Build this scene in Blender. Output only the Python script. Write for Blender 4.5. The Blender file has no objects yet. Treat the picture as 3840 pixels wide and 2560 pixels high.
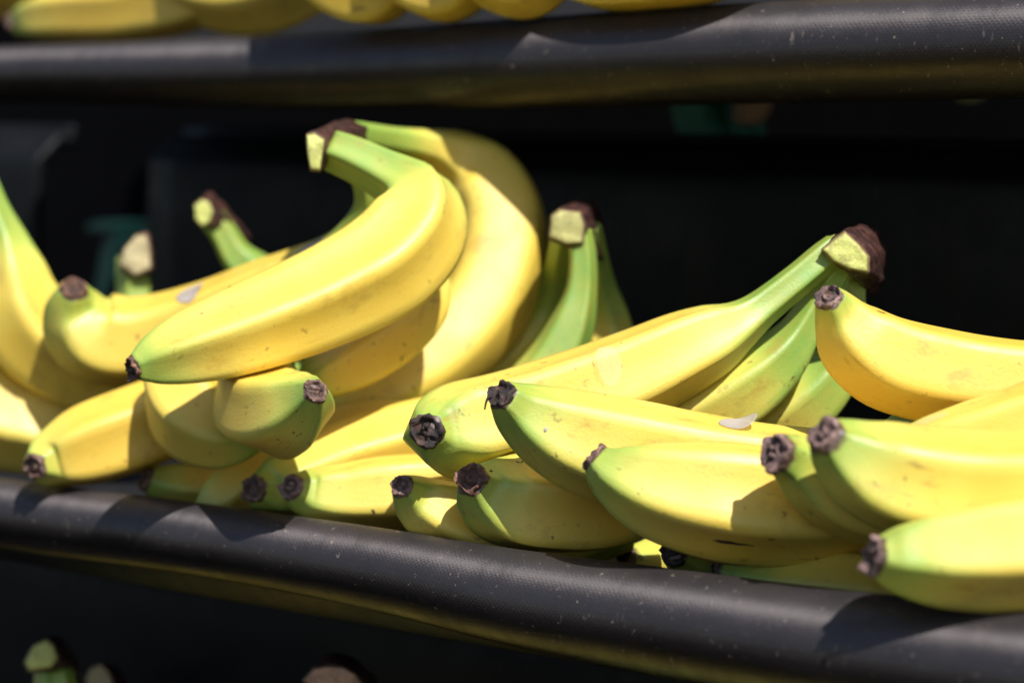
import bpy, bmesh, math, random
from mathutils import Vector, Matrix, noise

scene = bpy.context.scene
COL = scene.collection
random.seed(7)

# ------------------------------------------------------------------ camera
YAW, PITCH, LENS = math.radians(38.7), math.radians(5.77), 90.0
W_, H_ = 2352.0, 1568.0                      # units in which the fruit was measured
FU = W_ * LENS / 36.0
FWD_H = Vector((-math.sin(YAW), math.cos(YAW), 0))
RIGHT = Vector((math.cos(YAW), math.sin(YAW), 0))
FWD = (FWD_H * math.cos(PITCH) + Vector((0, 0, -math.sin(PITCH)))).normalized()
UP = RIGHT.cross(FWD).normalized()
def cam_off(u, v, z):
    return RIGHT * ((u - W_/2)/FU*z) + UP * ((H_/2 - v)/FU*z) + FWD * z
CAM = Vector((0, 0, 1.0)) - cam_off(1176, 1363, 0.975)
def WP(u, v, z):                              # a point at distance z along the view axis
    return CAM + cam_off(u, v, z)
def WY(u, v, y):                              # a point on the upright plane y metres behind the front rail
    d = cam_off(u, v, 1.0)
    return CAM + d * ((y - CAM.y) / d.y)
def zdepth(p): return (p - CAM).dot(FWD)
def project(p):
    o = p - CAM; z = o.dot(FWD)
    return W_/2 + o.dot(RIGHT)/z*FU, H_/2 - o.dot(UP)/z*FU

cd = bpy.data.cameras.new('camera')
cd.lens, cd.sensor_width, cd.clip_start, cd.clip_end = LENS, 36, .05, 200
cd.dof.use_dof = True
cd.dof.focus_distance = 0.98
cd.dof.aperture_fstop = 5.6
cd.dof.aperture_blades = 7
cam = bpy.data.objects.new('camera', cd); COL.objects.link(cam)
cam.matrix_world = Matrix(((RIGHT.x, UP.x, -FWD.x, CAM.x), (RIGHT.y, UP.y, -FWD.y, CAM.y), (RIGHT.z, UP.z, -FWD.z, CAM.z), (0, 0, 0, 1)))
scene.camera = cam

# ------------------------------------------------------------------ sky and sun
SUN_DIR = Vector((-.55, .245, -.80)).normalized()      # the way the light travels
world = bpy.data.worlds.new('World'); scene.world = world; world.use_nodes = True
nt = world.node_tree
sky = nt.nodes.new('ShaderNodeTexSky'); sky.sky_type = 'NISHITA'; sky.sun_disc = False
sky.sun_elevation = math.asin(-SUN_DIR.z)
sky.sun_rotation = math.atan2(-SUN_DIR.x, -SUN_DIR.y)
nt.links.new(sky.outputs[0], nt.nodes['Background'].inputs[0])
nt.nodes['Background'].inputs[1].default_value = 0.09
sl = bpy.data.lights.new('sun', 'SUN'); sl.energy = 5.0; sl.angle = math.radians(.53); sl.color = (1, .97, .93)
so = bpy.data.objects.new('sun', sl); COL.objects.link(so)
so.rotation_euler = SUN_DIR.to_track_quat('-Z', 'Y').to_euler(); so.location = (1, -1, 3)
vs = scene.view_settings
vs.view_transform = 'Standard'; vs.look = 'None'; vs.gamma = 1; vs.use_curve_mapping = False
vs.exposure = 0.34

# ------------------------------------------------------------------ measured fruit
# name: (distance m, green reach at the tip mm, green reach at the stem mm, greenness, [(u, v, width, mm further than the tip)])
FRUIT = {
 'R1': (0.8397, 26, 34, 0, [(2010,1277,82,0),(2050,1282,140,2),(2120,1281,188,4),(2220,1278,222,4),(2352,1266,250,3),(2500,1240,252,1),(2650,1195,225,0),(2790,1130,150,0),(2860,1080,80,0),(2950,1010,66,0)]),
 'R2': (0.8650, 22, 34, 0.05, [(1893,997,80,0),(1930,1030,142,5),(2000,1075,214,9),(2100,1108,244,10),(2230,1125,250,10),(2352,1125,250,8),(2500,1105,240,6),(2650,1060,210,4),(2780,1000,130,2),(2880,945,72,0),(2960,900,66,0)]),
 'E': (0.8906, 20, 30, 0.05, [(1780,1037,82,0),(1822,1056,112,7),(1880,1095,170,13),(1950,1130,200,16),(2060,1155,210,17),(2200,1160,210,17),(2350,1140,190,17),(2480,1100,120,17),(2600,1060,70,17)]),
 'A': (0.9344, 24, 30, 0, [(1367,1051,68,0),(1402,1078,128,-1),(1470,1108,190,-2),(1560,1131,230,-2),(1680,1148,256,-1),(1800,1158,252,1),(1920,1160,232,6),(2040,1150,205,14),(2160,1120,150,22),(2260,1085,85,28),(2340,1050,66,30)]),
 'D': (0.9562, 26, 34, 0.07, [(1153,907,68,0),(1198,944,128,8),(1270,985,186,13),(1360,1020,222,15),(1480,1048,234,15),(1600,1070,230,14),(1750,1085,212,14),(1880,1085,190,16),(1990,1070,130,18),(2080,1040,74,20),(2150,1010,64,22)]),
 'T1': (0.9822, 24, 30, 0.02, [(1084,1101,74,0),(1110,1124,138,7),(1168,1150,198,14),(1260,1159,216,18),(1365,1166,200,22),(1460,1162,150,25),(1530,1154,84,28),(1585,1145,62,29)]),
 'C1': (0.9880, 24, 66, 0.06, [(980,989,74,0),(998,992,148,10),(1058,986,206,20),(1150,966,212,26),(1290,925,214,30),(1440,868,205,32),(1560,812,184,33),(1645,772,152,34),(1702,742,106,35),(1752,706,80,36),(1835,640,72,38),(1893,592,72,40),(1925,568,70,42)]),
 'C2': (1.0309, 10, 66, 0.22, [(1440,1040,60,10),(1478,1018,126,10),(1545,980,176,9),(1620,938,182,8),(1710,885,168,6),(1785,828,132,5),(1835,768,92,5),(1876,698,70,5),(1910,640,64,4),(1940,590,60,3)]),
 'C3': (1.0511, 10, 66, 0.26, [(1600,1075,60,14),(1640,1050,118,13),(1715,1004,162,9),(1815,940,164,5),(1890,880,138,3),(1932,815,96,3),(1950,740,70,3),(1956,660,64,2),(1958,600,60,0)]),
 'G': (0.9450, 12, 40, -0.05, [(1903,683,62,0),(1925,722,118,7),(1970,780,182,12),(2046,829,212,15),(2145,856,214,16),(2250,872,204,16),(2360,878,192,16),(2490,862,170,16),(2600,820,100,16),(2700,765,66,16)]),
 'H': (0.9289, 20, 34, 0.02, [(2030,1060,70,0),(2060,1052,110,2),(2130,1042,155,2),(2230,1020,184,0),(2352,980,186,-2),(2480,930,184,-4),(2600,870,160,-4),(2700,800,90,-4),(2780,740,66,-4)]),
 'H2': (0.9879, 60, 34, 0.25, [(2040,1030,60,0),(2058,1012,112,3),(2110,1008,160,8),(2200,1012,168,10),(2300,992,150,12),(2420,955,90,12),(2500,925,64,12)]),
 'K1': (0.9551, 26, 30, 0.05, [(1548,1268,62,0),(1570,1280,96,6),(1620,1300,150,14),(1700,1310,170,20),(1800,1310,180,24),(1920,1300,170,28),(2030,1280,90,30),(2100,1265,64,30)]),
 'K0': (1.0388, 22, 30, -0.05, [(1432,1275,40,0),(1455,1290,90,5),(1500,1305,150,10),(1580,1320,170,16),(1700,1325,170,22),(1800,1315,140,26),(1890,1300,66,30)]),
 'K2': (0.9501, 30, 30, 0.1, [(1645,1308,68,0),(1690,1322,120,0),(1760,1335,140,-3),(1880,1345,150,-8),(2000,1356,150,-12),(2090,1372,140,-8),(2170,1380,100,0),(2220,1382,64,4)]),
 'K3': (0.9215, 12, 30, 0.1, [(2105,1345,70,0),(2140,1365,110,2),(2230,1375,130,4),(2380,1380,150,4),(2500,1370,150,4),(2600,1350,80,4)]),
 'N1': (0.9784, 20, 34, 0.05, [(2070,1190,66,0),(2110,1195,120,0),(2190,1200,176,-2),(2310,1200,190,-4),(2440,1180,180,-6),(2550,1150,120,-6),(2640,1115,64,-6)]),
 'N2': (1.0241, 20, 34, 0.05, [(2100,1090,66,0),(2140,1095,120,0),(2220,1095,170,-2),(2340,1085,182,-4),(2470,1055,172,-6),(2570,1015,110,-6),(2650,975,62,-6)]),
 'T2': (1.0053, 18, 30, 0, [(922,1115,52,0),(955,1146,112,9),(1018,1180,158,14),(1100,1212,162,17),(1190,1235,160,20),(1290,1245,150,24),(1380,1240,90,28),(1450,1230,60,30)]),
 'T3': (1.0500, 22, 30, 0.02, [(670,1117,58,0),(708,1131,108,7),(785,1137,140,11),(880,1132,162,14),(980,1128,168,18),(1090,1130,160,24),(1190,1120,120,30),(1270,1110,64,34)]),
 'T4': (1.0700, 30, 30, 0.04, [(584,1122,60,0),(620,1122,118,8),(695,1096,148,14),(800,1054,160,20),(900,1022,160,26),(1000,990,150,32),(1090,965,110,36),(1170,940,62,40)]),
 'T5': (1.1076, 16, 30, 0.03, [(450,1190,50,0),(500,1158,112,4),(570,1104,136,8),(670,1050,146,12),(790,1010,150,18),(900,990,140,24),(990,975,80,30),(1060,960,56,34)]),
 'T6': (1.1396, 18, 30, 0, [(337,1097,58,0),(380,1110,94,3),(450,1120,106,5),(540,1122,120,8),(650,1120,130,12),(760,1110,110,18),(850,1100,58,24)]),
 'M': (0.9940, 24, 40, 0.02, [(725,897,54,0),(709,917,112,10),(676,941,170,24),(633,948,196,42),(596,928,200,62),(588,884,190,80),(604,835,160,93),(640,785,90,99),(675,745,58,101)]),
 'M2': (1.0803, 10, 40, 0.12, [(590,1000,56,0),(555,1010,104,4),(505,1000,150,8),(450,960,186,16),(425,900,196,26),(432,835,180,34),(475,775,130,38),(520,730,70,40),(555,695,56,40)]),
 'B1': (1.0257, 24, 56, -0.02, [(304,846,52,0),(345,832,106,4),(430,803,156,9),(540,767,184,15),(660,722,204,22),(780,668,218,30),(885,606,226,38),(952,527,216,46),(962,464,176,52),(930,425,128,57),(882,397,104,60),(820,366,94,64),(765,345,86,67)]),
 'B3': (1.0922, 14, 44, 0, [(690,890,52,0),(735,868,110,4),(815,822,150,10),(900,762,160,16),(960,702,142,20),(984,642,96,22),(970,590,64,22),(930,535,54,20),(885,470,52,16)]),
 'B2': (1.1482, 14, 60, 0, [(725,932,52,0),(765,932,112,2),(815,918,160,4),(875,893,190,7),(960,850,202,12),(1045,780,206,19),(1110,692,214,28),(1146,590,220,37),(1148,496,212,45),(1106,412,192,50),(1056,368,144,48),(1008,342,88,40),(960,330,66,30),(900,321,58,16),(830,308,54,-2),(790,302,52,-12)]),
 'L3': (1.1604, 26, 66, 0.02, [(170,663,62,0),(168,704,126,9),(204,764,188,16),(285,785,196,20),(380,765,178,20),(490,725,162,16),(600,675,150,10),(690,628,120,3),(762,575,74,-6),(808,525,58,-14),(842,470,54,-22),(836,410,54,-28),(800,350,52,-34)]),
 'L1': (1.1132, 16, 30, -0.05, [(78,1071,56,0),(112,1058,118,9),(195,1028,172,15),(300,992,184,20),(410,950,176,26),(520,915,160,32),(620,880,120,38),(700,850,62,42)]),
 'L2': (1.2017, 10, 62, 0.03, [(520,900,60,0),(460,905,120,4),(370,895,150,8),(270,878,160,8),(165,838,178,6),(80,770,194,4),(36,690,190,2),(20,620,158,0),(8,555,104,0),(-14,490,72,0),(-34,430,60,0),(-60,360,56,0)]),
 'L4': (1.2128, 20, 60, 0.08, [(270,1075,60,0),(215,1050,120,2),(150,1010,172,4),(80,985,192,4),(0,962,202,4),(-90,890,195,2),(-150,800,150,0),(-180,700,70,0),(-190,620,60,0)]),
 'S1': (1.1933, 10, 70, 0.22, [(960,940,60,0),(1040,905,120,0),(1130,855,136,0),(1205,790,122,0),(1252,715,96,0),(1280,640,66,-10),(1290,575,54,-28),(1298,530,52,-42)]),
 'S2': (1.1300, 10, 80, 0.24, [(1080,1020,60,0),(1140,980,110,0),(1210,910,130,0),(1270,835,122,0),(1312,750,98,0),(1334,670,70,0),(1338,590,58,0),(1330,530,54,0)]),
 'S3': (1.1800, 10, 60, 0.08, [(1260,1050,60,0),(1320,990,110,0),(1375,900,130,0),(1398,810,118,0),(1392,735,98,0),(1374,650,72,-8),(1362,580,60,-20),(1350,520,56,-30)]),
 'P2': (1.2600, 10, 60, 0.15, [(900,760,60,0),(840,765,120,0),(740,745,150,0),(660,700,140,0),(600,640,100,0),(545,590,72,0),(515,540,60,0),(487,500,58,0)]),
 'P1': (1.2800, 10, 60, 0, [(360,960,60,0),(350,900,130,0),(325,820,150,0),(312,740,120,0),(309,680,80,0),(308,630,78,0),(308,590,74,0)]),
}
RAIL_LOW = [(-500, 1085, 140), (0, 1176, 158), (400, 1230, 166), (800, 1294, 184), (1200, 1374, 222), (1500, 1424, 248), (1900, 1488, 275), (2352, 1550, 300), (2900, 1640, 340)]

# ------------------------------------------------------------------ node helpers
def new_mat(name):
    m = bpy.data.materials.new(name); m.use_nodes = True
    n = m.node_tree.nodes; l = m.node_tree.links
    return m, n, l, n['Principled BSDF']
def nd(n, t, **kw):
    x = n.new(t)
    for k, v in kw.items(): setattr(x, k, v)
    return x
def ramp(n, stops, interp='LINEAR'):
    r = n.new('ShaderNodeValToRGB'); e = r.color_ramp.elements; r.color_ramp.interpolation = interp
    while len(e) < len(stops): e.new(.5)
    for i, (p, c) in enumerate(stops):
        e[i].position = p; e[i].color = (*c, 1) if len(c) == 3 else c
    return r
def mixc(n, l, fac, a, b, mode='MIX'):
    x = n.new('ShaderNodeMix'); x.data_type = 'RGBA'; x.blend_type = mode
    for s, v in ((x.inputs[0], fac), (x.inputs[6], a), (x.inputs[7], b)):
        if hasattr(v, 'links') or isinstance(v, bpy.types.NodeSocket): l.new(v, s)
        elif isinstance(v, (int, float)): s.default_value = v
        else: s.default_value = (*v, 1)
    return x.outputs[2]
def math_(n, l, op, a, b=None, clamp=False):
    x = n.new('ShaderNodeMath'); x.operation = op; x.use_clamp = clamp
    for s, v in zip(x.inputs, (a, b)):
        if v is None: continue
        if isinstance(v, bpy.types.NodeSocket): l.new(v, s)
        else: s.default_value = v
    return x.outputs[0]
def noise_(n, l, vec, scale, detail=2, rough=.5):
    x = n.new('ShaderNodeTexNoise'); x.inputs['Scale'].default_value = scale
    x.inputs['Detail'].default_value = detail; x.inputs['Roughness'].default_value = rough
    if vec is not None: l.new(vec, x.inputs['Vector'])
    return x.outputs['Fac']
def mapr(n, l, v, a, b, c=0, d=1):
    x = n.new('ShaderNodeMapRange'); l.new(v, x.inputs[0])
    for i, q in enumerate((a, b, c, d)): x.inputs[i+1].default_value = q
    return x.outputs[0]
def vscale(n, l, vec, s):
    x = n.new('ShaderNodeVectorMath'); x.operation = 'MULTIPLY'; l.new(vec, x.inputs[0]); x.inputs[1].default_value = s
    return x.outputs[0]

# ------------------------------------------------------------------ materials
def skin_material():
    m, n, l, p = new_mat('banana_skin')
    g = nd(n, 'ShaderNodeAttribute', attribute_name='green').outputs['Fac']
    col = nd(n, 'ShaderNodeAttribute', attribute_name='collar').outputs['Fac']
    rdg = nd(n, 'ShaderNodeAttribute', attribute_name='ridge').outputs['Fac']
    st = nd(n, 'ShaderNodeAttribute', attribute_name='st').outputs['Vector']
    ob = nd(n, 'ShaderNodeTexCoord').outputs['Object']
    n1 = noise_(n, l, ob, 38, 3); n2 = noise_(n, l, vscale(n, l, st, (14, 160, 160)), 1.0, 4, .6)
    gg = math_(n, l, 'ADD', g, math_(n, l, 'MULTIPLY', math_(n, l, 'SUBTRACT', n1, .5), .42))
    gg = math_(n, l, 'ADD', gg, math_(n, l, 'MULTIPLY', math_(n, l, 'SUBTRACT', n2, .5), .16))
    gg = math_(n, l, 'ADD', gg, math_(n, l, 'MULTIPLY', rdg, .12))
    c = ramp(n, [(0, (.765, .54, .075)), (.2, (.745, .585, .10)), (.45, (.60, .58, .105)), (.72, (.36, .48, .08)), (1, (.20, .35, .055))])
    l.new(gg, c.inputs[0])
    base = c.outputs[0]
    wm = nd(n, 'ShaderNodeAttribute', attribute_name='warm').outputs['Fac']
    base = mixc(n, l, math_(n, l, 'MULTIPLY', wm, math_(n, l, 'SUBTRACT', 1.0, gg, True)), base, (.80, .43, .025))
    # soft tonal mottling
    base = mixc(n, l, mapr(n, l, noise_(n, l, ob, 95, 4, .6), .35, .75, 0, .22), base, (.70, .42, .03), 'MIX')
    # small freckles and rub marks
    fr = math_(n, l, 'MULTIPLY', mapr(n, l, noise_(n, l, vscale(n, l, st, (230, 380, 380)), 1.0, 2, .5), .665, .72, 0, .75), mapr(n, l, noise_(n, l, ob, 22, 2), .45, .62, .15, 1))
    base = mixc(n, l, fr, base, (.16, .075, .02))
    sc = math_(n, l, 'MULTIPLY', mapr(n, l, noise_(n, l, ob, 48, 1), .62, .70), mapr(n, l, noise_(n, l, vscale(n, l, st, (60, 900, 900)), 1.0, 3, .6), .60, .68))
    base = mixc(n, l, math_(n, l, 'MULTIPLY', sc, .55), base, (.22, .11, .03))
    sm = math_(n, l, 'MULTIPLY', mapr(n, l, noise_(n, l, vscale(n, l, st, (40, 90, 90)), 1.0, 4, .7), .57, .70), .5)
    base = mixc(n, l, sm, base, (.42, .25, .045))
    base = mixc(n, l, math_(n, l, 'MULTIPLY', mapr(n, l, noise_(n, l, vscale(n, l, st, (110, 1500, 1500)), 1.0, 3, .6), .66, .74), .35), base, (.30, .17, .04))
    # brown collar beside the dried blossom end
    cl = mapr(n, l, math_(n, l, 'ADD', col, math_(n, l, 'MULTIPLY', math_(n, l, 'SUBTRACT', noise_(n, l, ob, 420, 4, .7), .5), .9)), .50, .80, 0, 1)
    base = mixc(n, l, cl, base, (.085, .045, .03))
    l.new(base, p.inputs['Base Color'])
    l.new(mapr(n, l, noise_(n, l, ob, 60, 3), .3, .7, .44, .56), p.inputs['Roughness'])
    p.inputs['Specular IOR Level'].default_value = .75
    p.inputs['Subsurface Weight'].default_value = .10
    p.inputs['Subsurface Radius'].default_value = (1, .6, .08)
    p.inputs['Subsurface Scale'].default_value = .004
    b = nd(n, 'ShaderNodeBump'); b.inputs['Strength'].default_value = .22; b.inputs['Distance'].default_value = .0007
    hh = math_(n, l, 'ADD', noise_(n, l, ob, 900, 4, .6), math_(n, l, 'MULTIPLY', noise_(n, l, vscale(n, l, st, (22, 230, 230)), 1.0, 3), .9))
    l.new(hh, b.inputs['Height']); l.new(b.outputs[0], p.inputs['Normal'])
    return m
def tip_material(name, dark, mid, pale, bump=.8):
    m, n, l, p = new_mat(name)
    ob = nd(n, 'ShaderNodeTexCoord').outputs['Object']
    c = ramp(n, [(.32, dark), (.52, mid), (.72, pale)])
    l.new(noise_(n, l, ob, 260, 5, .65), c.inputs[0])
    dep = nd(n, 'ShaderNodeAttribute', attribute_name='pit').outputs['Fac']
    l.new(mixc(n, l, dep, c.outputs[0], (.012, .008, .007)), p.inputs['Base Color'])
    l.new(mapr(n, l, noise_(n, l, ob, 300, 3), .3, .7, .28, .75), p.inputs['Roughness'])
    b = nd(n, 'ShaderNodeBump'); b.inputs['Strength'].default_value = bump; b.inputs['Distance'].default_value = .0012
    l.new(noise_(n, l, ob, 700, 6, .7), b.inputs['Height']); l.new(b.outputs[0], p.inputs['Normal'])
    return m
def plastic_material(name, base, rough, dirt, weave=True, spec=.5, aniso=0, dust=0):
    m, n, l, p = new_mat(name)
    uv = nd(n, 'ShaderNodeUVMap').outputs[0]
    ob = nd(n, 'ShaderNodeTexCoord').outputs['Object']
    bc = base
    col = mixc(n, l, mapr(n, l, noise_(n, l, ob, 30, 5, .6), .35, .75, 0, .5), base, tuple(q*1.7+.004 for q in base))
    if dirt > 0:
        # pale scuffs drawn downwards and small crumbs of dried dirt
        s1 = mapr(n, l, noise_(n, l, vscale(n, l, uv, (330, 95, 1)), 1.0, 4, .7), .62, .71)
        s2 = mapr(n, l, noise_(n, l, ob, 17, 3), .48, .60)
        s3 = mapr(n, l, noise_(n, l, ob, 420, 3, .6), .67, .73)
        s = math_(n, l, 'MAXIMUM', math_(n, l, 'MULTIPLY', s1, s2), math_(n, l, 'MULTIPLY', s3, .8))
        col = mixc(n, l, math_(n, l, 'MULTIPLY', s, dirt), col, (.30, .24, .18))
    if dust:
        # fine pale dust that has settled on the upward side
        nz = nd(n, 'ShaderNodeSeparateXYZ'); l.new(nd(n, 'ShaderNodeNewGeometry').outputs['True Normal'], nz.inputs[0])
        df = math_(n, l, 'MULTIPLY', mapr(n, l, nz.outputs['Z'], -.05, .75), mapr(n, l, noise_(n, l, ob, 70, 5, .7), .25, .7, .55, 1))
        col = mixc(n, l, math_(n, l, 'MULTIPLY', df, dust), col, (.20, .175, .185))
    l.new(col, p.inputs['Base Color'])
    l.new(mapr(n, l, math_(n, l, 'ADD', math_(n, l, 'MULTIPLY', noise_(n, l, ob, 34, 5, .7), .6), math_(n, l, 'MULTIPLY', noise_(n, l, vscale(n, l, uv, (160, 26, 1)), 1.0, 4, .7), .4)), .35, .65, rough-.10, rough+.14), p.inputs['Roughness'])
    p.inputs['Specular IOR Level'].default_value = spec
    if aniso:
        p.inputs['Specular Tint'].default_value = (1, .90, .91, 1); p.inputs['IOR'].default_value = 1.5
        p.inputs['Anisotropic'].default_value = aniso
        tg = nd(n, 'ShaderNodeTangent', direction_type='UV_MAP', uv_map='UVMap'); l.new(tg.outputs[0], p.inputs['Tangent'])
    b = nd(n, 'ShaderNodeBump'); b.inputs['Strength'].default_value = .42; b.inputs['Distance'].default_value = .0004
    h = noise_(n, l, ob, 600, 4, .65)
    if weave:
        w1 = nd(n, 'ShaderNodeTexWave', bands_direction='DIAGONAL'); w1.inputs['Scale'].default_value = 300; w1.inputs['Distortion'].default_value = .8; w1.inputs['Detail'].default_value = 1
        l.new(uv, w1.inputs['Vector'])
        w2 = nd(n, 'ShaderNodeTexWave', bands_direction='DIAGONAL'); w2.inputs['Scale'].default_value = 300; w2.inputs['Distortion'].default_value = .8
        l.new(vscale(n, l, uv, (1, -1, 1)), w2.inputs['Vector'])
        h = math_(n, l, 'ADD', math_(n, l, 'MULTIPLY', h, .6), math_(n, l, 'MULTIPLY', math_(n, l, 'MULTIPLY', w1.outputs['Fac'], w2.outputs['Fac']), .22))
    l.new(h, b.inputs['Height']); l.new(b.outputs[0], p.inputs['Normal'])
    return m
def plain_material(name, base, rough=.6, var=.25, scale=120, bump=.3, sss=0):
    m, n, l, p = new_mat(name)
    ob = nd(n, 'ShaderNodeTexCoord').outputs['Object']
    f = noise_(n, l, ob, scale, 4, .6)
    l.new(mixc(n, l, mapr(n, l, f, .3, .7, 0, 1), tuple(q*(1-var) for q in base), tuple(min(1, q*(1+var)) for q in base)), p.inputs['Base Color'])
    p.inputs['Roughness'].default_value = rough
    if sss: p.inputs['Subsurface Weight'].default_value = sss; p.inputs['Subsurface Scale'].default_value = .004
    b = nd(n, 'ShaderNodeBump'); b.inputs['Strength'].default_value = bump; b.inputs['Distance'].default_value = .0008
    l.new(noise_(n, l, ob, scale*5, 4, .6), b.inputs['Height']); l.new(b.outputs[0], p.inputs['Normal'])
    return m
M = dict(
    skin=skin_material(),
    tip=tip_material('dried_blossom', (.028, .015, .012), (.17, .09, .068), (.42, .26, .21)),
    tip_black=tip_material('dried_blossom_black', (.008, .006, .006), (.03, .018, .015), (.16, .085, .06)),
    tip_pink=tip_material('dried_blossom_pinkish', (.05, .03, .03), (.24, .14, .12), (.45, .30, .27)),
    rail=plastic_material('black_moulded_plastic', (.010, .0085, .009), .49, .75, spec=.7, aniso=.9, dust=.10),
    panel=plastic_material('dark_panel_plastic', (.006, .0065, .0075), .42, .10, weave=False, spec=.14),
    tray=plastic_material('tray_plastic', (.010, .010, .011), .55, .05, weave=False, spec=.3),
    cut=plain_material('cut_crown_flesh', (.52, .54, .15), .6, .22, 160, .5, .05),
    cut_tan=plain_material('cut_crown_dry_flesh', (.52, .44, .24), .65, .25, 150, .5, .05),
    cut_pink=plain_material('cut_crown_rosy', (.48, .27, .17), .7, .3, 140, .6),
    dry=tip_material('dried_crown', (.010, .005, .005), (.05, .018, .014), (.16, .065, .045), .6),
    sticker=plain_material('sticker_paper', (.56, .51, .51), .38, .05, 200, .05, .1),
    sticker_print=plain_material('sticker_grey_print', (.30, .31, .34), .4, .3, 900, .05),
    scar=plain_material('dark_scar', (.035, .018, .012), .7, .4, 500, .5),
    tip_copper=tip_material('dried_blossom_copper', (.03, .016, .014), (.17, .075, .045), (.46, .24, .15)),
    cut_olive=plain_material('cut_crown_olive', (.42, .40, .14), .65, .25, 150, .5, .05),
    film=plain_material('sticker_film', (.80, .74, .74), .3, .05, 200, .05),
    teal_lit=plain_material('teal_plastic_lit', (.07, .34, .31), .45, .2, 40, .1),  # same crate plastic, light painted in as a brighter base for the slot
    teal=plain_material('teal_plastic_shaded', (.005, .034, .031), .45, .2, 40, .1),  # same crate plastic, shade of the left gap painted into a darker base
    beige=plain_material('beige_dry_crown', (.55, .38, .27), .7, .2, 80, .3),
    pale=plain_material('pale_green_crown', (.45, .52, .34), .7, .2, 80, .3),
    backdrop=plain_material('black_backdrop', (.0025, .0025, .003), 1.0, .2, 30, .1),  # near-black base carries the shade seen through the gaps
)

M['sticker'].node_tree.nodes['Principled BSDF'].inputs['Alpha'].default_value = .5
M['film'].node_tree.nodes['Principled BSDF'].inputs['Alpha'].default_value = .08
for q in ('cut', 'cut_tan', 'cut_pink', 'cut_olive'):
    mm = M[q]; n, l = mm.node_tree.nodes, mm.node_tree.links; p = n['Principled BSDF']; src = p.inputs['Base Color'].links[0].from_socket
    ob = nd(n, 'ShaderNodeTexCoord').outputs['Object']
    stn = mapr(n, l, noise_(n, l, ob, 190, 5, .75), .50, .72, 0, .6)
    stn = math_(n, l, 'MAXIMUM', stn, mapr(n, l, math_(n, l, 'ADD', nd(n, 'ShaderNodeAttribute', attribute_name='edge').outputs['Fac'], math_(n, l, 'MULTIPLY', noise_(n, l, ob, 500, 3), .3)), .45, .9, 0, .9))
    l.new(mixc(n, l, stn, src, (.17, .10, .045)), p.inputs['Base Color'])
M['backdrop'].node_tree.nodes['Principled BSDF'].inputs['Specular IOR Level'].default_value = .05
# ------------------------------------------------------------------ object helpers
def link(name, verts, faces, mat, parent=None, loc=None, smooth=True, uvs=None, mats=None, fmat=None):
    loc = Vector(loc) if loc is not None else (parent.matrix_basis.translation.copy() if parent is None else Vector((0, 0, 0)))
    me = bpy.data.meshes.new(name)
    me.from_pydata([tuple(v) for v in verts], [], faces)
    for q in (mats or [mat]): me.materials.append(q)
    if fmat: me.polygons.foreach_set('material_index', fmat)
    if smooth: me.polygons.foreach_set('use_smooth', [True]*len(me.polygons))
    if uvs:
        ul = me.uv_layers.new(name='UVMap')
        ul.data.foreach_set('uv', [c for p in me.polygons for vi in p.vertices for c in uvs[vi]])
    me.update()
    o = bpy.data.objects.new(name, me); COL.objects.link(o)
    if parent is not None: o.parent = parent
    return o
ORIGIN = {}
def tag(o, label=None, cat=None, group=None, kind=None):
    for k, v in (('label', label), ('category', cat), ('group', group), ('kind', kind)):
        if v: o[k] = v
    return o
def empty(name, loc):
    e = bpy.data.objects.new(name, None); COL.objects.link(e); e.location = loc; e.empty_display_size = .02
    ORIGIN[e] = Vector(loc); return e
def base_of(o):                      # world position of the top-level ancestor
    while o.parent: o = o.parent
    return ORIGIN[o]
def add(name, verts, faces, mat, parent=None, **kw):
    """verts in world space; a top-level mesh gets its origin at its base"""
    vs_ = [Vector(v) for v in verts]
    if parent is None:
        lo = Vector((sum(v.x for v in vs_)/len(vs_), sum(v.y for v in vs_)/len(vs_), min(v.z for v in vs_)))
    else: lo = base_of(parent)
    o = link(name, [v-lo for v in vs_], faces, mat, parent, loc=(0, 0, 0), **kw)
    if parent is None: o.location = lo; ORIGIN[o] = lo
    return o

# ------------------------------------------------------------------ curves
def catmull(P, n):
    P = [Vector(p) for p in P]; P = [2*P[0]-P[1]] + P + [2*P[-1]-P[-2]]; m = len(P)-3; out = []
    for k in range(n):
        x = k/(n-1)*m; i = min(int(x), m-1); t = x-i; a, b, c, d = P[i:i+4]
        out.append(.5*((2*b)+(c-a)*t+(2*a-5*b+4*c-d)*t*t+(3*b-a-3*c+d)*t**3))
    return out
def frames(C, ref):
    T = [(C[min(i+1, len(C)-1)]-C[max(i-1, 0)]).normalized() for i in range(len(C))]
    N = [(ref - T[0]*ref.dot(T[0])).normalized()]
    for i in range(1, len(C)):
        q = T[i-1].rotation_difference(T[i]); v = q @ N[-1]
        N.append((v - T[i]*v.dot(T[i])).normalized())
    return T, N, [T[i].cross(N[i]) for i in range(len(C))]

SEG = 40
class Fruit: pass
def ring_profile(th, sharp):
    # rounded five-sided section
    p = sharp
    s = sum(max(0, math.cos(th - 2*math.pi*k/5))**p for k in range(5))
    return s**(-1/p)
PROFN = {}
def prof(th, sharp):
    key = round(sharp, 2)
    if key not in PROFN: PROFN[key] = sum(ring_profile(2*math.pi*i/200, key) for i in range(200))/200
    return ring_profile(th, key)/PROFN[key]

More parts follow.
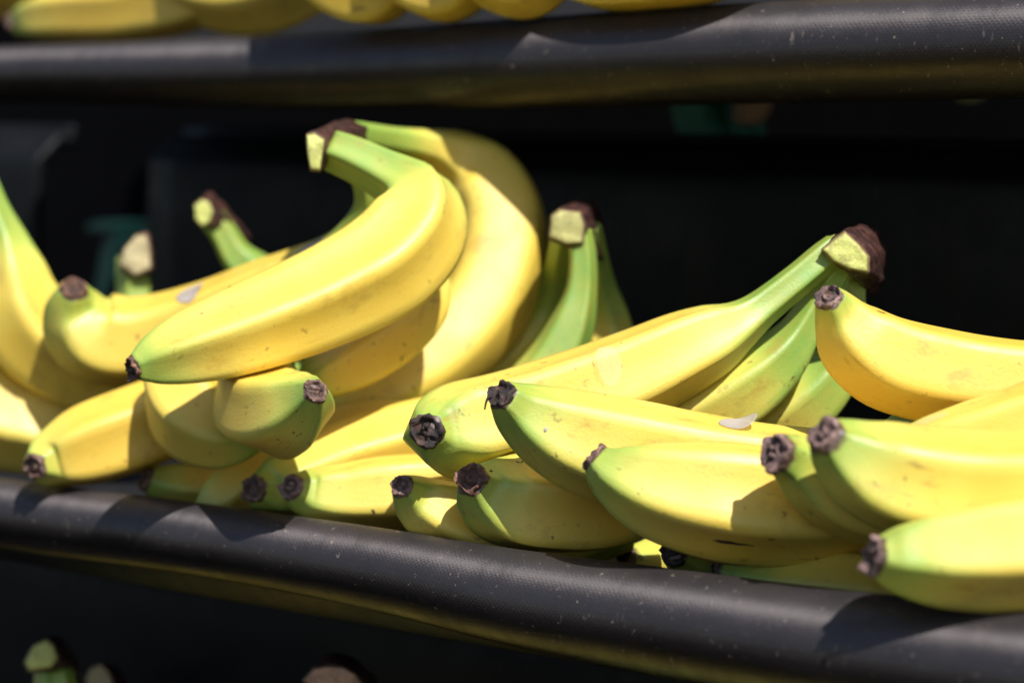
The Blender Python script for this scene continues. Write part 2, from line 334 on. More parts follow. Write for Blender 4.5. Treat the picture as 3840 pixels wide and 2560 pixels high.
def banana_geometry(key, n=64):
    z0, gt, gs, tone, pts = FRUIT[key]
    rnd = random.Random(key)
    ctrl = [(*WP(u, v, z0+dz*.001), w/2*(z0+dz*.001)/FU) for u, v, w, dz in pts]
    Q = catmull([Vector((c[0], c[1], c[2], c[3])) for c in ctrl], 240)
    # even spacing along the length, denser at the ends
    C3 = [Vector(q[:3]) for q in Q]; L = [0]
    for i in range(1, 240): L.append(L[-1]+(C3[i]-C3[i-1]).length)
    tot = L[-1]; C = []; R = []; S = []
    j = 0
    for k in range(n):
        t = k/(n-1); t = t*.65 + .35*(t*t*(3-2*t)); s = t*tot
        while j < 238 and L[j+1] < s: j += 1
        f = (s-L[j])/max(1e-9, L[j+1]-L[j]); f = min(max(f, 0), 1)
        C.append(C3[j].lerp(C3[j+1], f)); R.append(max(.0015, Q[j][3]*(1-f)+Q[j+1][3]*f)); S.append(s)
    T, N, B = frames(C, CAM-C[0]) if abs((CAM-C[0]).normalized().dot((C[1]-C[0]).normalized())) < .97 else frames(C, UP)
    rmax = max(R); tw = rnd.uniform(-.25, .25)
    mid = n//2; tc = (CAM-C[mid]).normalized(); tc = (tc-T[mid]*tc.dot(T[mid])).normalized()
    thc = math.atan2(tc.dot(B[mid]), tc.dot(N[mid])); upw = 1 if B[mid].dot(UP)*math.cos(thc)-N[mid].dot(UP)*math.sin(thc) > 0 else -1
    ph = math.radians(36) - (thc + upw*math.radians(PHASE.get(key, rnd.uniform(-36, 36)))) - tw*.5; soff = Vector((rnd.random()*9, rnd.random()*9, rnd.random()*9))
    verts = []; green = []; collar = []; ridge = []; st = []
    clen = COLLAR.get(key, 2.6)*.001
    for i in range(n):
        s = S[i]; e = tot - s
        neck = 1-min(1, max(0, (R[i]/rmax-.35)/.45))
        sharp = 22 + 4*neck
        near_tip = math.exp(-(s/.012)**2)
        amp = (.50 if e > .05 else .52)*SOFT.get(key, 1)*(1-.35*near_tip)
        for a in range(SEG):
            th = 2*math.pi*a/SEG
            pr = prof(th + ph + tw*s/tot, sharp)
            k = 1 + (pr-1)*amp*2.3
            d = N[i]*math.cos(th) + B[i]*math.sin(th)
            wob = noise.noise(soff + C[i]*26 + d*.35)*.028 + noise.noise(soff + C[i]*70 + d*.8)*.010
            verts.append(C[i] + d*(R[i]*k*(1+wob)))
            g1 = math.exp(-(s/(gt*.001))**1.6)*.76
            q = min(1, max(0, 1-(e-.45*gs*.001)/(gs*.001*.75))); g2 = q*q*(3-2*q)*.92
            gv = max(g1, g2) + tone
            green.append(gv)
            collar.append(max(0, 1-s/clen))
            ridge.append(min(1, max(0, (pr-1.0)/.05)))
            st.append((s+soff.x, math.cos(th)*.011+soff.y, math.sin(th)*.011+soff.z))
    faces = []
    for i in range(n-1):
        for a in range(SEG):
            b = (a+1) % SEG
            faces.append((i*SEG+a, (i+1)*SEG+a, (i+1)*SEG+b, i*SEG+b))
    faces.append(tuple(range(SEG))); faces.append(tuple((n-1)*SEG+a for a in reversed(range(SEG))))
    f = Fruit(); f.key = key; f.verts = verts; f.faces = faces; f.C = C; f.R = R; f.S = S; f.T = T; f.N = N; f.B = B; f.n = n
    f.attr = dict(green=green, collar=collar, ridge=ridge, st=st)
    return f
# angle above the line of sight at which one of the five ridges runs
PHASE = {'B1': 2, 'A': -28, 'D': 40, 'T1': 22, 'G': 45, 'R2': 28, 'R1': -20, 'B2': 32, 'L1': 25, 'L3': 40, 'C1': 42, 'C2': 10, 'C3': 5}
SOFT = {'B2': .6, 'B3': .7, 'G': .9, 'B1': 1.25, 'A': 1.25, 'D': 1.2, 'T1': 1.25, 'R1': 1.15, 'R2': 1.2, 'C1': 1.15, 'L1': 1.2}
WARM = {'G': .55, 'H': .2, 'E': .3, 'L3': .35, 'L1': .4, 'T4': .3, 'T5': .3, 'K0': .7, 'K1': .5, 'M2': .45, 'A': .15, 'B1': 0, 'B2': .05, 'M': 0, 'R1': .05, 'T1': .3, 'T2': .35}
COLLAR = {'E': 9, 'R2': 7, 'K1': 3, 'C1': 2.2, 'K0': 9}
TIPMAT = {'C1': 'tip_black', 'D': 'tip_black', 'T2': 'tip_pink', 'T3': 'tip_pink', 'K1': 'tip_black', 'K0': 'tip_black', 'R1': 'tip_pink', 'K2': 'tip_black', 'G': 'tip_pink', 'E': 'tip_pink', 'R2': 'tip_pink', 'T1': 'tip_copper', 'L3': 'tip_copper', 'B1': 'tip_copper'}
FR = {}
def blossom(f, parent):
    """dried crusty end: collar, rim, dish and central nub"""
    key = f.key; rnd = random.Random('tip'+key); r = f.R[0]; ax = -f.T[0]; c = f.C[0]; n1, b1 = f.N[0], f.B[0]
    P = [(.96, -.30), (1.01, -.14), (1.03, .02), (1.00, .15), (.94, .24), (.85, .25), (.74, .18), (.63, .08), (.52, .02), (.42, .06), (.32, .16), (.22, .20), (.12, .14), (.04, .08)]
    pit = [0, 0, 0, 0, 0, 0, .1, .45, .75, .6, .2, 0, .5, .8]
    A = 34; off = Vector((rnd.random()*50, rnd.random()*50, 0)); nub = rnd.uniform(0, 6.28) if key not in NUB else NUB[key]
    V = []; pa = []
    for q, (pr, pz) in enumerate(P):
        for a in range(A):
            th = 2*math.pi*a/A
            d = n1*math.cos(th)+b1*math.sin(th)
            pv = Vector((math.cos(th)*pr, math.sin(th)*pr, 0))
            irr = noise.noise(pv*1.3+off)*.26 + noise.noise(pv*3.5+off)*.16
            wz = noise.noise(pv*2.0+off+Vector((7, 3, 1)))*.34 + noise.noise(pv*5+off)*.20
            nb = math.exp(-((math.atan2(math.sin(th-nub), math.cos(th-nub)))/.38)**2)
            edge = min(1, max(0, (pr-.55)/.35))
            rr = pr*(1+irr*edge) + .20*nb*edge*(1 if q > 0 else 0)
            zz = pz + wz*(1 if q > 1 else .2) + .22*nb*edge*(1 if q > 1 else 0)
            V.append(c + d*(rr*r) + ax*(zz*r)); pa.append(pit[q])
    F = [(i*A+a, i*A+(a+1) % A, (i+1)*A+(a+1) % A, (i+1)*A+a) for i in range(len(P)-1) for a in range(A)]
    F.append(tuple((len(P)-1)*A+a for a in range(A)))
    F.append(tuple(reversed(range(A))))
    o = add('blossom_end', V, F, M[TIPMAT.get(key, 'tip')], parent)
    at = o.data.attributes.new('pit', 'FLOAT', 'POINT'); at.data.foreach_set('value', pa)
    return o
NUB = {}
def banana(key, parent=None, label=None, group=None, tip=True):
    f = banana_geometry(key); FR[key] = f
    o = add('banana', f.verts, f.faces, M['skin'], parent)
    for k in ('green', 'collar', 'ridge'):
        o.data.attributes.new(k, 'FLOAT', 'POINT').data.foreach_set('value', f.attr[k])
    o.data.attributes.new('warm', 'FLOAT', 'POINT').data.foreach_set('value', [.55*WARM.get(key, .45 if key[0] == 'U' else .08)]*len(f.verts))
    o.data.attributes.new('st', 'FLOAT_VECTOR', 'POINT').data.foreach_set('vector', [c for v in f.attr['st'] for c in v])
    f.obj = o
    if parent is None: tag(o, label, 'banana', group)
    if tip: blossom(f, o)
    return o

def surf(f, s, th):
    """point and outward normal on a fruit at length s and angle th"""
    i = 0
    while i < f.n-2 and f.S[i+1] < s: i += 1
    t = (s-f.S[i])/(f.S[i+1]-f.S[i]); x = (th/(2*math.pi)*SEG) % SEG; a = int(x); u = x-a; b = (a+1) % SEG
    g = lambda r, c: f.verts[r*SEG+c]
    p = g(i, a).lerp(g(i, b), u).lerp(g(i+1, a).lerp(g(i+1, b), u), t)
    nrm = (p - f.C[i].lerp(f.C[i+1], t)); nrm -= f.T[i]*nrm.dot(f.T[i])
    return p, nrm.normalized(), (p - f.C[i].lerp(f.C[i+1], t)).length
def locate(f, u, v):
    best = None
    for i in range(f.n):
        for a in range(SEG):
            p = f.verts[i*SEG+a]
            if (p-f.C[i]).dot(CAM-p) < 0: continue
            pu, pv = project(p); d = (pu-u)**2+(pv-v)**2
            if best is None or d < best[0]: best = (d, i, a)
    return f.S[best[1]], best[2]/SEG*2*math.pi
def patch(f, name, mat, u, v, rs, rt, rot=0, lift=None, eps=.0004, rough=0, parts=None, du=0):
    """a thin curved patch lying on the skin, rs x rt metres, centred where (u,v) meets the fruit"""
    s0, t0 = locate(f, u, v); t0 += du
    V = []; rnd = random.Random(name+f.key+str(u)); NR, NA = 7, 28
    _, _, rad = surf(f, s0, t0)
    ph = [rnd.uniform(0, 6.28) for _ in range(3)]
    for k in range(NR+1):
        for a in range(NA):
            an = 2*math.pi*a/NA; rr = k/NR*(1+rough*(math.sin(3*an+ph[0])+math.sin(7*an+ph[1])*.6))
            x, y = math.cos(an)*rs*rr, math.sin(an)*rt*rr
            xx, yy = x*math.cos(rot)-y*math.sin(rot), x*math.sin(rot)+y*math.cos(rot)
            s = min(max(s0+xx, f.S[1]), f.S[-2])
            p, nn, _ = surf(f, s, t0+yy/rad)
            h = eps + (lift(math.cos(an)*rr, math.sin(an)*rr) if lift else 0)
            V.append(p+nn*h)
    F = [(k*NA+a, k*NA+(a+1) % NA, (k+1)*NA+(a+1) % NA, (k+1)*NA+a) for k in range(1, NR) for a in range(NA)]
    F += [(0, NA+(a+1) % NA, NA+a) for a in range(NA)]
    o = add(name, V, F, mat, f.obj)
    md = o.modifiers.new('thick', 'SOLIDIFY'); md.thickness = .00012; md.offset = 1
    return o

# ------------------------------------------------------------------ rack: rails, trays, panels
def tube(name, ctrl, mat, parent, n=160, seg=48, squash=1.0):
    Q = catmull([Vector((p.x, p.y, p.z, r)) for p, r in ctrl], n)
    C = [Vector(q[:3]) for q in Q]; T, N, B = frames(C, Vector((0, 0, 1)))
    V = []; U = []; s = 0
    for i in range(n):
        if i: s += (C[i]-C[i-1]).length
        for a in range(seg+1):
            th = 2*math.pi*a/seg; r = Q[i][3]
            wob = 1+noise.noise(C[i]*18+Vector((math.cos(th), math.sin(th), 0))*.5)*.012
            V.append(C[i]+(N[i]*math.cos(th)+B[i]*math.sin(th))*r*wob); U.append((s, th*.018))
    k = seg+1
    F = [(i*k+a, (i+1)*k+a, (i+1)*k+a+1, i*k+a+1) for i in range(n-1) for a in range(seg)]
    F += [tuple(range(seg)), tuple((n-1)*k+a for a in reversed(range(seg)))]
    return add(name, V, F, mat, parent, uvs=U)
def extrude_profile(name, prof_yz, x0, x1, mat, parent, nx=40, thick=.006, smooth=True, fn=None):
    """a moulded sheet: profile in (y, z) carried along x, given a real thickness"""
    V = []; U = []; s = 0; m = len(prof_yz)
    for i in range(nx+1):
        x = x0+(x1-x0)*i/nx; L = 0
        for j, (y, z) in enumerate(prof_yz):
            if j: L += math.hypot(y-prof_yz[j-1][0], z-prof_yz[j-1][1])
            dz = noise.noise(Vector((x*5, j*.3, z*4)))*.0012
            V.append((x, y+dz, z)); U.append((x, L))
    F = [(i*m+j, (i+1)*m+j, (i+1)*m+j+1, i*m+j+1) for i in range(nx) for j in range(m-1)]
    o = add(name, V, F, mat, parent, uvs=U)
    md = o.modifiers.new('thickness', 'SOLIDIFY'); md.thickness = thick; md.offset = 0
    return o
def smooth_profile(pts, n=40):
    return [(q.x, q.y) for q in catmull([Vector((a, b, 0)) for a, b in pts], n)]

YU = .168
low = [(WY(u, v, 0), w/2*zdepth(WY(u, v, 0))/FU) for u, v, w in RAIL_LOW]
RAIL_UP = [(-500, 190, 104), (0, 171, 128), (400, 168, 152), (800, 160, 178), (1200, 146, 206), (1600, 128, 226), (2000, 114, 238), (2352, 102, 246), (2900, 80, 262)]
upp = [(WY(u, v, YU), w/2*zdepth(WY(u, v, YU))/FU) for u, v, w in RAIL_UP]
ZL = low[4][0].z; ZU = upp[4][0].z
X0, X1 = low[0][0].x, low[-1][0].x
shelf = empty('display_shelf', (0, .11, ZL-.03)); tag(shelf, 'middle black plastic display tier holding the yellow banana pile', 'shelf', 'tiers of the banana display')
tube('front_rail', low, M['rail'], shelf)
PY = .31
extrude_profile('tray', smooth_profile([(.006, ZL-.008), (.03, ZL-.026), (.08, ZL-.022), (.16, ZL-.006), (PY-.008, ZL+.012)], 24), X0, X1, M['tray'], shelf)
def back_panel(parent, xa, xb, py, ztop, zsh, zbot):
    pr = smooth_profile([(py+.030, ztop), (py+.026, ztop-.010), (py+.020, zsh+.010), (py+.006, zsh), (py, zsh-.012), (py-.002, (zsh+zbot)/2), (py, zbot)], 40)
    return extrude_profile('back_panel', pr, xa, xb, M['panel'], parent)
xa = WY(352, 600, PY).x; xg = WY(96, 600, PY).x
ztop = WY(1500, 312, PY+.03).z; zsh = WY(1500, 392, PY).z
back_panel(shelf, xa, X1+.15, PY, ztop, zsh, ZL-.01)
back_panel(shelf, X0-.25, xg, PY, ztop, zsh, ZL-.01)

up = empty('display_shelf', (0, YU+.1, ZU-.03)); tag(up, 'upper black plastic display tier whose rounded rail shades the bananas below', 'shelf', 'tiers of the banana display')
tube('front_rail', upp, M['rail'], up)
extrude_profile('tray', smooth_profile([(YU+.006, ZU-.006), (YU+.03, ZU-.010), (YU+.09, ZU+.004), (YU+.18, ZU+.028), (YU+.27, ZU+.05)], 24), X0-.1, X1+.2, M['tray'], up)
extrude_profile('back_panel', smooth_profile([(YU+.26, ZU+.22), (YU+.25, ZU+.15), (YU+.24, ZU+.06)], 12), X0-.1, X1+.2, M['panel'], up)

YB = -.11
dn = empty('display_shelf', (0, .05, ZL-.24)); tag(dn, 'lower black plastic display tier with banana crowns below the middle rail', 'shelf', 'tiers of the banana display')
p3 = .115
zs3 = WY(1200, 1466, p3).z
back_panel(dn, X0-.1, X1, p3, zs3+.045, zs3, zs3-.16)
extrude_profile('tray', smooth_profile([(YB+.006, ZL-.215), (YB+.03, ZL-.230), (YB+.09, ZL-.222), (p3-.01, zs3-.155)], 20), X0-.05, X1, M['tray'], dn)
tube('front_rail', [(Vector((x, YB, ZL-.205)), .019) for x in (X0, X0*.5, 0, X1*.5, X1)], M['rail'], dn)

# ------------------------------------------------------------------ crowns (the cut heads of the hands)
def crown(parent, front, z_front, back, z_back, mat_cut, name='crown', bulge=.0):
    """block between a traced cut face and a smaller rear face, edges softened; cut face is its own part"""
    nF = len(front)
    A = [WP(u, v, z_front) for u, v in front]; Bk = [WP(u, v, z_back) for u, v in back]
    bm = bmesh.new()
    fa = [bm.verts.new(p) for p in A]; fb = [bm.verts.new(p) for p in Bk]
    f1 = bm.faces.new(fa); f2 = bm.faces.new(list(reversed(fb)))
    for i in range(nF):
        j = (i+1) % nF; bm.faces.new((fa[j], fa[i], fb[i], fb[j]))
    bmesh.ops.recalc_face_normals(bm, faces=bm.faces)
    bmesh.ops.bevel(bm, geom=list(bm.edges), offset=.0016, segments=2, profile=.6, affect='EDGES')
    bmesh.ops.triangulate(bm, faces=[f for f in bm.faces if len(f.verts) > 4])
    bmesh.ops.subdivide_edges(bm, edges=[e for e in bm.edges if e.calc_length() > .004], cuts=3, use_grid_fill=True)
    bm.verts.ensure_lookup_table(); bm.normal_update()
    for v in bm.verts:
        v.co += v.normal*(noise.noise(v.co*160)*.0011 + noise.noise(v.co*420)*.0005)
    V = [v.co.copy() for v in bm.verts]; F = [tuple(v.index for v in f.verts) for f in bm.faces]
    bm.verts.index_update(); F = [tuple(v.index for v in f.verts) for f in bm.faces]
    bm.free()
    o = add(name, V, F, M['dry'], parent)
    o.data.attributes.new('pit', 'FLOAT', 'POINT').data.foreach_set('value', [0]*len(V))
    # pale cut face, a thin slab proud of the block
    c = sum(A, Vector())/nF; off = -FWD*.0012
    ring = []
    K = 5
    vs2 = []
    m = 6*nF
    for k in range(K+1):
        sc = .0 if k == 0 else k/K
        for i in range(m):
            e = i/6; a = int(e) % nF; t = e-int(e)
            p = A[a].lerp(A[(a+1) % nF], t)
            q = c.lerp(p, sc*.955)
            bump = noise.noise(q*200)*.0006 + (1-sc*sc)*bulge
            rim = .0011 if k == K else 0
            vs2.append(q+off-FWD*bump+FWD*rim)
    F2 = [(k*m+i, k*m+(i+1) % m, (k+1)*m+(i+1) % m, (k+1)*m+i) for k in range(1, K) for i in range(m)] + [(0, m+(i+1) % m, m+i) for i in range(m)]
    cf = add('cut_face', vs2, F2, mat_cut, o)
    cf.data.attributes.new('edge', 'FLOAT', 'POINT').data.foreach_set('value', [1.0 if i >= K*m else (.25 if i >= (K-1)*m else 0) for i in range(len(vs2))])
    md = cf.modifiers.new('thick', 'SOLIDIFY'); md.thickness = .0015; md.offset = -1
    return o
def bunch(keys, label, at_uvz):
    e = empty('banana_bunch', WP(*at_uvz)); tag(e, label, 'banana bunch')
    for k in keys: banana(k, e)
    return e

# the tall hand with the big curved bananas
zb = FRUIT['B1'][0]+.067
bB = bunch(['B1', 'B2', 'B3', 'L3'], 'tall bunch with thick arching bananas rising to a cut crown under the upper rail', (700, 1040, FRUIT['B1'][0]))
crown(bB, [(702, 306), (722, 302), (748, 318), (742, 360), (736, 398), (712, 396), (704, 352)], zb-.012, [(760, 282), (800, 272), (850, 290), (842, 330), (800, 350), (770, 352), (745, 330)], max(zb+.02, FRUIT['B2'][0]-.010), M['cut'])
# hand behind, short crown and three green necks
zs_ = FRUIT['S2'][0]+.006
bS = bunch(['S1', 'S2', 'S3'], 'small green necked bunch with tan cut crown beside the tall arching bunch', (1200, 1000, zs_))
crown(bS, [(1262, 494), (1282, 478), (1336, 484), (1346, 520), (1342, 563), (1300, 566), (1256, 548)], zs_-.012, [(1300, 478), (1330, 458), (1372, 462), (1388, 520), (1394, 610), (1360, 590), (1310, 560)], zs_+.03, M['cut_olive'])
# hand on the right
zc = FRUIT['C3'][0]
bC = bunch(['C1', 'C2', 'C3'], 'fresh bunch with bright green necks and pale green cut crown with blackened edge', (1600, 1120, FRUIT['C1'][0]))
crown(bC, [(1882, 572), (1910, 548), (1940, 527), (1972, 556), (2001, 590), (1999, 632), (1950, 622), (1908, 602)], FRUIT['C1'][0]+.030, [(1930, 560), (1945, 530), (1984, 514), (2022, 530), (2038, 570), (2034, 640), (2010, 690), (1960, 640)], zc+.016, M['cut'])
# stem heads far back on the left
bP = bunch(['P2'], 'green stem with brown dried ridge and cut end, standing behind the stickered banana', (700, 820, FRUIT['P2'][0]))
zp = FRUIT['P2'][0]
crown(bP, [(444, 470), (462, 455), (482, 462), (492, 486), (484, 512), (464, 526), (446, 506)], zp-.012, [(470, 446), (490, 440), (520, 470), (580, 545), (574, 560), (530, 530), (490, 505)], zp+.016, M['cut'])
bP1 = bunch(['P1'], 'pale beige dried stub of a banana stem behind the left banana tips', (340, 980, FRUIT['P1'][0]))
zp = FRUIT['P1'][0]
crown(bP1, [(268, 612), (282, 572), (310, 538), (338, 534), (348, 570), (350, 622), (310, 640)], zp-.012, [(276, 625), (290, 590), (316, 548), (340, 540), (354, 580), (356, 630), (316, 650)], zp+.012, M['cut_tan'])

# loose-looking bananas of the pile
LOOSE = [
 ('R1', 'thick yellow banana with greenish pointed tip lying lowest on the right end of the rail'),
 ('R2', 'banana with long brown collared tip lying on the thick yellow banana over the rail'),
 ('E', 'banana with a broad crusty round tip wedged under the brown collared banana'),
 ('A', 'plump yellow banana with a long black scar and a cast shadow on its side'),
 ('D', 'yellow green banana with ragged black tip trailing a dried thread'),
 ('T1', 'banana with copper ringed round tip and thin brown scratches, touching the rail'),
 ('G', 'smooth golden banana topping the pile, its tip in front of the blackened crown'),
 ('H', 'sunlit pale yellow banana under the smooth golden one, sticker on its edge'),
 ('H2', 'light green banana end peeking out below the smooth golden banana'),
 ('K0', 'shaded orange yellow banana with a torn black end in the gap above the rail'),
 ('K1', 'shaded banana with black round tip and dark green neck in the gap above the rail'),
 ('K2', 'long green yellow banana lying low along the rail under the scarred banana'),
 ('K3', 'dark green banana end squeezed under the thick yellow banana at the rail'),
 ('N1', 'banana buried behind the brown collared one, under the sunlit pale banana'),
 ('N2', 'banana buried deep below the smooth golden one'),
 ('T2', 'small banana with pinkish open tip just left of the copper ringed tip'),
 ('T3', 'low banana with pinkish tip and sunlit streak along its top, behind the rail'),
 ('T4', 'green tipped banana with dull brown tip next to the pinkish tip'),
 ('T5', 'olive yellow banana slanting up from the rail behind the dull brown tip'),
 ('T6', 'short dented banana end with dark tip at the shadowed gap above the rail'),
 ('M', 'blunt banana end facing out below the big arching banana, pale lit tip'),
 ('M2', 'round bellied shaded banana curving up under the tip of the big arching banana'),
 ('L1', 'freckled yellow banana with brown tip reaching over the far end of the rail'),
 ('L2', 'long arched banana with green neck rising behind the far left tips'),
 ('L4', 'dull shaded banana behind the freckled one at the far end of the rail'),
]
for k, lab in LOOSE: banana(k, None, lab, 'bananas piled on the middle tier')
# the dried thread hanging from the ragged black tip
f = FR['D']
th = [WP(1128, 908, FRUIT['D'][0]), WP(1120, 915, FRUIT['D'][0]-.001), WP(1116, 926, FRUIT['D'][0]-.001), WP(1113, 940, FRUIT['D'][0]-.001)]
tb = [(p, r) for p, r in zip(th, (.0007, .0005, .0004, .0003))]
o = tube('dried_thread', tb, M['tip_black'], f.obj, n=14, seg=8)
o.data.attributes.new('pit', 'FLOAT', 'POINT')

# stickers and marks
patch(FR['L3'], 'sticker', M['sticker'], 436, 672, .0075, .0075, lift=lambda x, y: .0016*max(0, x)**2)
patch(FR['L3'], 'sticker', M['sticker'], 716, 572, .008, .008)
patch(FR['C1'], 'sticker', M['film'], 1406, 834, .0050, .0078, rot=.3, lift=lambda x, y: .0030*max(0, -x)**2)
patch(FR['D'], 'sticker', M['sticker'], 1690, 958, .0075, .0065, lift=lambda x, y: .0055*max(0, x*.8+.2)**2)
patch(FR['H'], 'sticker', M['film'], 2130, 968, .009, .004)
patch(FR['A'], 'scar', M['scar'], 1680, 1249, .0062, .0010, rough=.22, eps=.00015)
patch(FR['A'], 'scar', M['scar'], 1770, 1234, .0010, .0004, rough=.2, eps=.00012)
patch(FR['T1'], 'scratch', M['scar'], 1205, 1054, .0048, .00022, rot=-.25, rough=.2, eps=.00012)
patch(FR['T1'], 'scratch', M['scar'], 1186, 1049, .0012, .0002, rot=.5, rough=.2, eps=.00012)
patch(FR['T1'], 'scratch', M['scar'], 1128, 1076, .0006, .0004, rough=.2, eps=.00012)
patch(FR['G'], 'scar', M['scar'], 2030, 713, .0024, .0006, rough=.25, eps=.00012)
patch(FR['D'], 'droplet', M['sticker'], 1260, 983, .0007, .0009, lift=lambda x, y: .0006*max(0, 1-x*x-y*y), eps=.0001)
patch(FR['T3'], 'bruise', M['scar'], 852, 1169, .0012, .0005, rot=1.2, rough=.25, eps=.00012)

# ------------------------------------------------------------------ upper tier fruit (only undersides show)
def zup(u, v, y): return zdepth(WY(u, v, y))
UPPER = {
 'U0': ([(-130, -60, 60), (-90, -50, 110), (-20, -40, 140), (60, -70, 140), (150, -120, 120), (220, -160, 60)], YU+.05, 'yellow banana at the far end of the upper tier', 10),
 'U1': ([(46, 48, 62), (90, 34, 100), (180, 26, 120), (300, 20, 130), (430, -5, 130), (540, -50, 110), (620, -100, 55)], YU+.035, 'banana with greenish mottled tip resting on the far part of the upper rail', 26),
 'U2': ([(360, -130, 60), (400, -85, 120), (470, -45, 170), (570, -26, 184), (680, -50, 176), (780, -105, 150), (850, -170, 60)], YU+.035, 'broad deep yellow banana sagging over the upper rail', 14),
 'U3': ([(960, -160, 60), (920, -100, 140), (860, -46, 188), (780, -70, 190), (730, -150, 180), (720, -250, 120), (730, -310, 56)], YU-.012, 'rounded banana underside beside the broad deep yellow one on the upper tier', 14),
 'U4': ([(1135, -170, 60), (1095, -110, 140), (1030, -56, 188), (950, -80, 190), (900, -160, 180), (890, -260, 120), (900, -320, 56)], YU-.012, 'middle rounded banana underside in the row on the upper tier', 14),
 'U5': ([(1320, -180, 60), (1280, -120, 140), (1215, -68, 188), (1130, -90, 190), (1080, -170, 180), (1070, -270, 120), (1080, -330, 56)], YU-.012, 'rounded banana underside ending the row on the upper tier', 14),
 'U6': ([(1240, -120, 60), (1300, -85, 130), (1390, -68, 170), (1490, -76, 180), (1610, -90, 176), (1720, -130, 140), (1800, -180, 60)], YU-.012, 'greenish yellow banana lying low behind the upper rail past the rounded row', 30),
 'U7': ([(1700, -100, 60), (1790, -92, 130), (1930, -92, 180), (2100, -98, 192), (2260, -105, 180), (2400, -130, 130), (2480, -160, 60)], YU+.02, 'banana showing only a lit sliver above the near part of the upper rail', 20),
}
for k, (pts, y, lab, gt) in UPPER.items():
    z0 = zup(pts[0][0], pts[0][1], y)
    FRUIT[k] = (z0, gt, 34, 0.0, [(u, v+8, w, (zup(u, v, y)-z0)*1000) for u, v, w in pts])
for k in ('U4', 'U5', 'U3'):
    z0, gt, gs, tone, pts = FRUIT[k]
    FRUIT[k] = (z0, gt, gs, tone, [(u, v+w*.06, w*.88, i*7) for i, (u, v, w, dz) in enumerate(pts)])
for k in UPPER: banana(k, None, UPPER[k][2], 'bananas on the upper tier')

# ------------------------------------------------------------------ lower tier hands
def lower_bunch(uc, vc, y, lab, cutmat, front, back, spread, lean):
    z0 = zup(uc, vc, y)
    keys = []
    for i, dx in enumerate(spread):
        k = 'Q%d_%d' % (uc, i)
        FRUIT[k] = (z0, 12, 60, .12, [(uc+dx*3.6+lean*2, vc+900, 60, -80), (uc+dx*3.6+lean*2, vc+840, 130, -72), (uc+dx*3.4+lean*1.5, vc+700, 190, -58), (uc+dx*3.0+lean, vc+520, 205, -40), (uc+dx*2.4+lean*.6, vc+350, 195, -20), (uc+dx*1.7, vc+220, 130, -6), (uc+dx*1.2, vc+140, 74, 0), (uc+dx*.9, vc+70, 62, 2), (uc+dx*.6, vc+20, 56, 4)])
        keys.append(k)
    e = bunch(keys, lab, (uc, vc+700, z0))
    crown(e, front, z0-.012, back, z0+.022, cutmat)
lower_bunch(110, 1520, .035, 'small lower bunch with pale yellow cut crown beneath the far rail end', M['cut'], [(52, 1522), (74, 1480), (108, 1464), (126, 1478), (138, 1512), (122, 1534), (64, 1544)], [(92, 1480), (112, 1458), (140, 1464), (180, 1520), (190, 1560), (150, 1560), (100, 1540)], (0, 42), 40)
lower_bunch(226, 1560, .075, 'lower bunch with dull beige crown just right of the pale yellow crown', M['cut_tan'], [(192, 1560), (206, 1530), (232, 1520), (252, 1540), (266, 1575), (230, 1590), (200, 1585)], [(226, 1540), (246, 1524), (270, 1530), (300, 1570), (300, 1600), (270, 1600), (230, 1590)], (0, 40), 30)
lower_bunch(770, 1570, .035, 'lower bunch with rosy brown cut crown and black top below the rail middle', M['cut_pink'], [(690, 1562), (716, 1532), (744, 1526), (790, 1528), (820, 1545), (846, 1580), (760, 1610)], [(728, 1530), (740, 1500), (776, 1492), (830, 1516), (868, 1560), (872, 1600), (800, 1610)], (-40, 0, 42), 0)
for i, (uc, y) in enumerate(((1350, .0), (1900, -.01))):
    lower_bunch(uc, 1760+i*60, y, ['lower bunch wholly under the rail beneath the copper ringed banana', 'lower bunch wholly under the rail beneath the scarred banana'][i], M['cut'],
        [(uc-60, 1760+i*60), (uc-30, 1720+i*60), (uc+20, 1715+i*60), (uc+50, 1750+i*60), (uc+40, 1790+i*60), (uc-30, 1800+i*60)], [(uc-30, 1760+i*60), (uc, 1710+i*60), (uc+50, 1705+i*60), (uc+90, 1750+i*60), (uc+80, 1810+i*60), (uc, 1810+i*60)], (-44, 0, 44), 0)

# ------------------------------------------------------------------ what shows through the gaps behind the rack
def slab(name, u0, v0, u1, v1, y, mat, label, cat, depth=.02, skew=0, group=None):
    bm = bmesh.new(); a = WY(u0, v0, y); b = WY(u1, v1, y)
    xs = (a.x, b.x); zs = (b.z, a.z)
    vv = [bm.verts.new((x+(skew*(z-zs[0])), yy, z)) for yy in (y, y+depth) for x in xs for z in zs]
    bmesh.ops.convex_hull(bm, input=vv)
    bmesh.ops.bevel(bm, geom=list(bm.edges), offset=.003, segments=2, affect='EDGES')
    bm.verts.index_update()
    o = add(name, [v.co.copy() for v in bm.verts], [tuple(v.index for v in f.verts) for f in bm.faces], mat)
    bm.free(); return tag(o, label, cat, group)
wl = add('added_backdrop', [(-3, .52, 0), (1.5, .52, 0), (1.5, .52, 1.9), (-3, .52, 1.9), (-3, .55, 0), (1.5, .55, 0), (1.5, .55, 1.9), (-3, .55, 1.9)], [(0, 1, 2, 3), (7, 6, 5, 4), (0, 4, 5, 1), (3, 2, 6, 7), (0, 3, 7, 4), (1, 5, 6, 2)], M['backdrop'], smooth=False)
tag(wl, kind='structure')  # added black sheet that keeps open sky out of the gaps

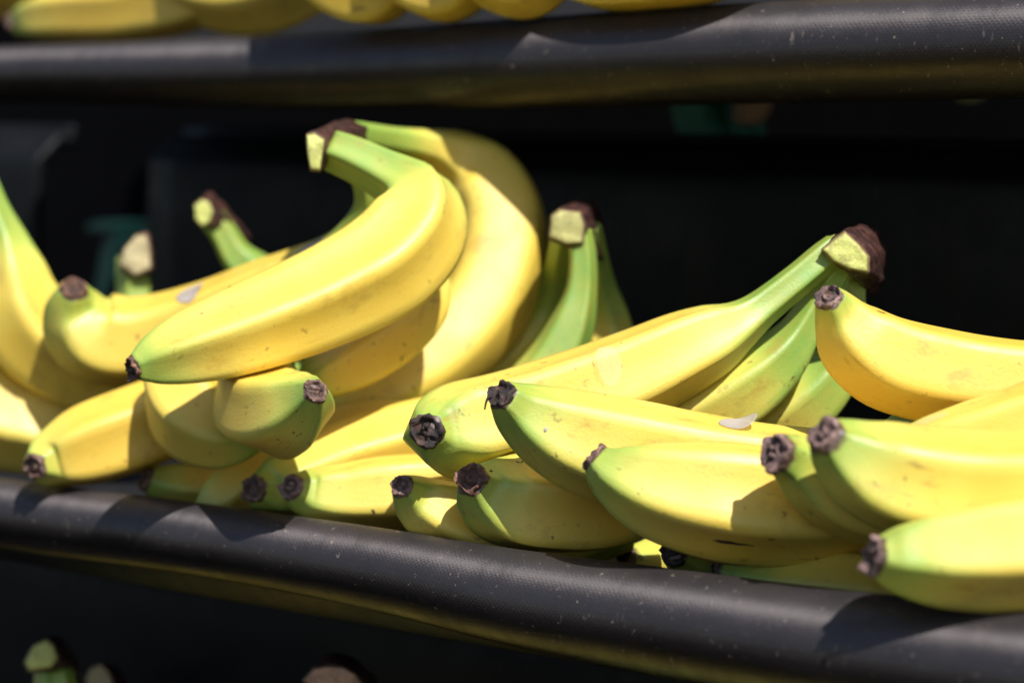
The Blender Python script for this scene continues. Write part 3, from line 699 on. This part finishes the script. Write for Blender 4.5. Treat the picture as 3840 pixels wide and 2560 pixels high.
# teal crates and cut heads of the hands on the far side, seen dimly through the slots
def crate(u0, v0, u1, v1, y, label, skew, mat):
    a = WY(u0, v0, y); c = WY(u1, v1, y); e = empty('crate', (min(a.x, c.x), y, c.z)); tag(e, label, 'crate', 'teal crates behind the display')
    def bar(nm, x0, x1, z0, z1, ya, yb):
        bm = bmesh.new(); vv = [bm.verts.new((x+skew*(z-z0), yy, z)) for x in (x0, x1) for yy in (ya, yb) for z in (z0, z1)]
        bmesh.ops.convex_hull(bm, input=vv); bmesh.ops.bevel(bm, geom=list(bm.edges), offset=.0015, segments=2, affect='EDGES'); bm.verts.index_update()
        add(nm, [v.co.copy() for v in bm.verts], [tuple(v.index for v in f.verts) for f in bm.faces], mat, e, smooth=False); bm.free()
    w = (c.x-a.x)
    bar('crate_side', a.x, a.x+w*.58, c.z, a.z, y, y+.03)
    bar('crate_side', a.x+w*.66, c.x, c.z, a.z, y+.012, y+.03)
    bar('crate_rim', a.x, c.x, a.z, a.z+.006, y-.004, y+.034)
crate(1556, 225, 1700, 330, .40, 'teal plastic crate in the slot above the back panel', -.3, M['teal_lit'])
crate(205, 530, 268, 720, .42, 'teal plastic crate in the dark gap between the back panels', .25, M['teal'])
def far_head(u, v, w, h, y, mat, label):
    """the blunt cut end of a hand on the far side: tapering, tilted, with a cut face"""
    c = WY(u, v, y); s = zdepth(c)/FU; V = []; A = 14
    P = [(.30, 1.1), (.55, .7), (.9, .15), (1.0, -.25), (.92, -.62), (.6, -.8), (.05, -.84)]
    for pr, pz in P:
        for a in range(A):
            t = 2*math.pi*a/A; k = 1+.10*noise.noise(Vector((math.cos(t), math.sin(t), pz))*1.7+c)
            V.append(c+Vector((math.cos(t)*pr*w/2*s*k+pz*.004, math.sin(t)*pr*w/2*s*k*.8, pz*h/2*s)))
    F = [(i*A+a, (i+1)*A+a, (i+1)*A+(a+1) % A, i*A+(a+1) % A) for i in range(len(P)-1) for a in range(A)]+[tuple(range(A)), tuple(reversed([(len(P)-1)*A+a for a in range(A)]))]
    tag(add('banana_stub', V, F, mat), label, 'banana stub', 'cut banana heads beyond the slot')
far_head(1732, 235, 92, 125, .40, M['beige'], 'beige cut banana head hanging in the slot beside the teal crate')
far_head(2240, 190, 84, 118, .40, M['pale'], 'pale green cut banana head showing below the near part of the upper rail')
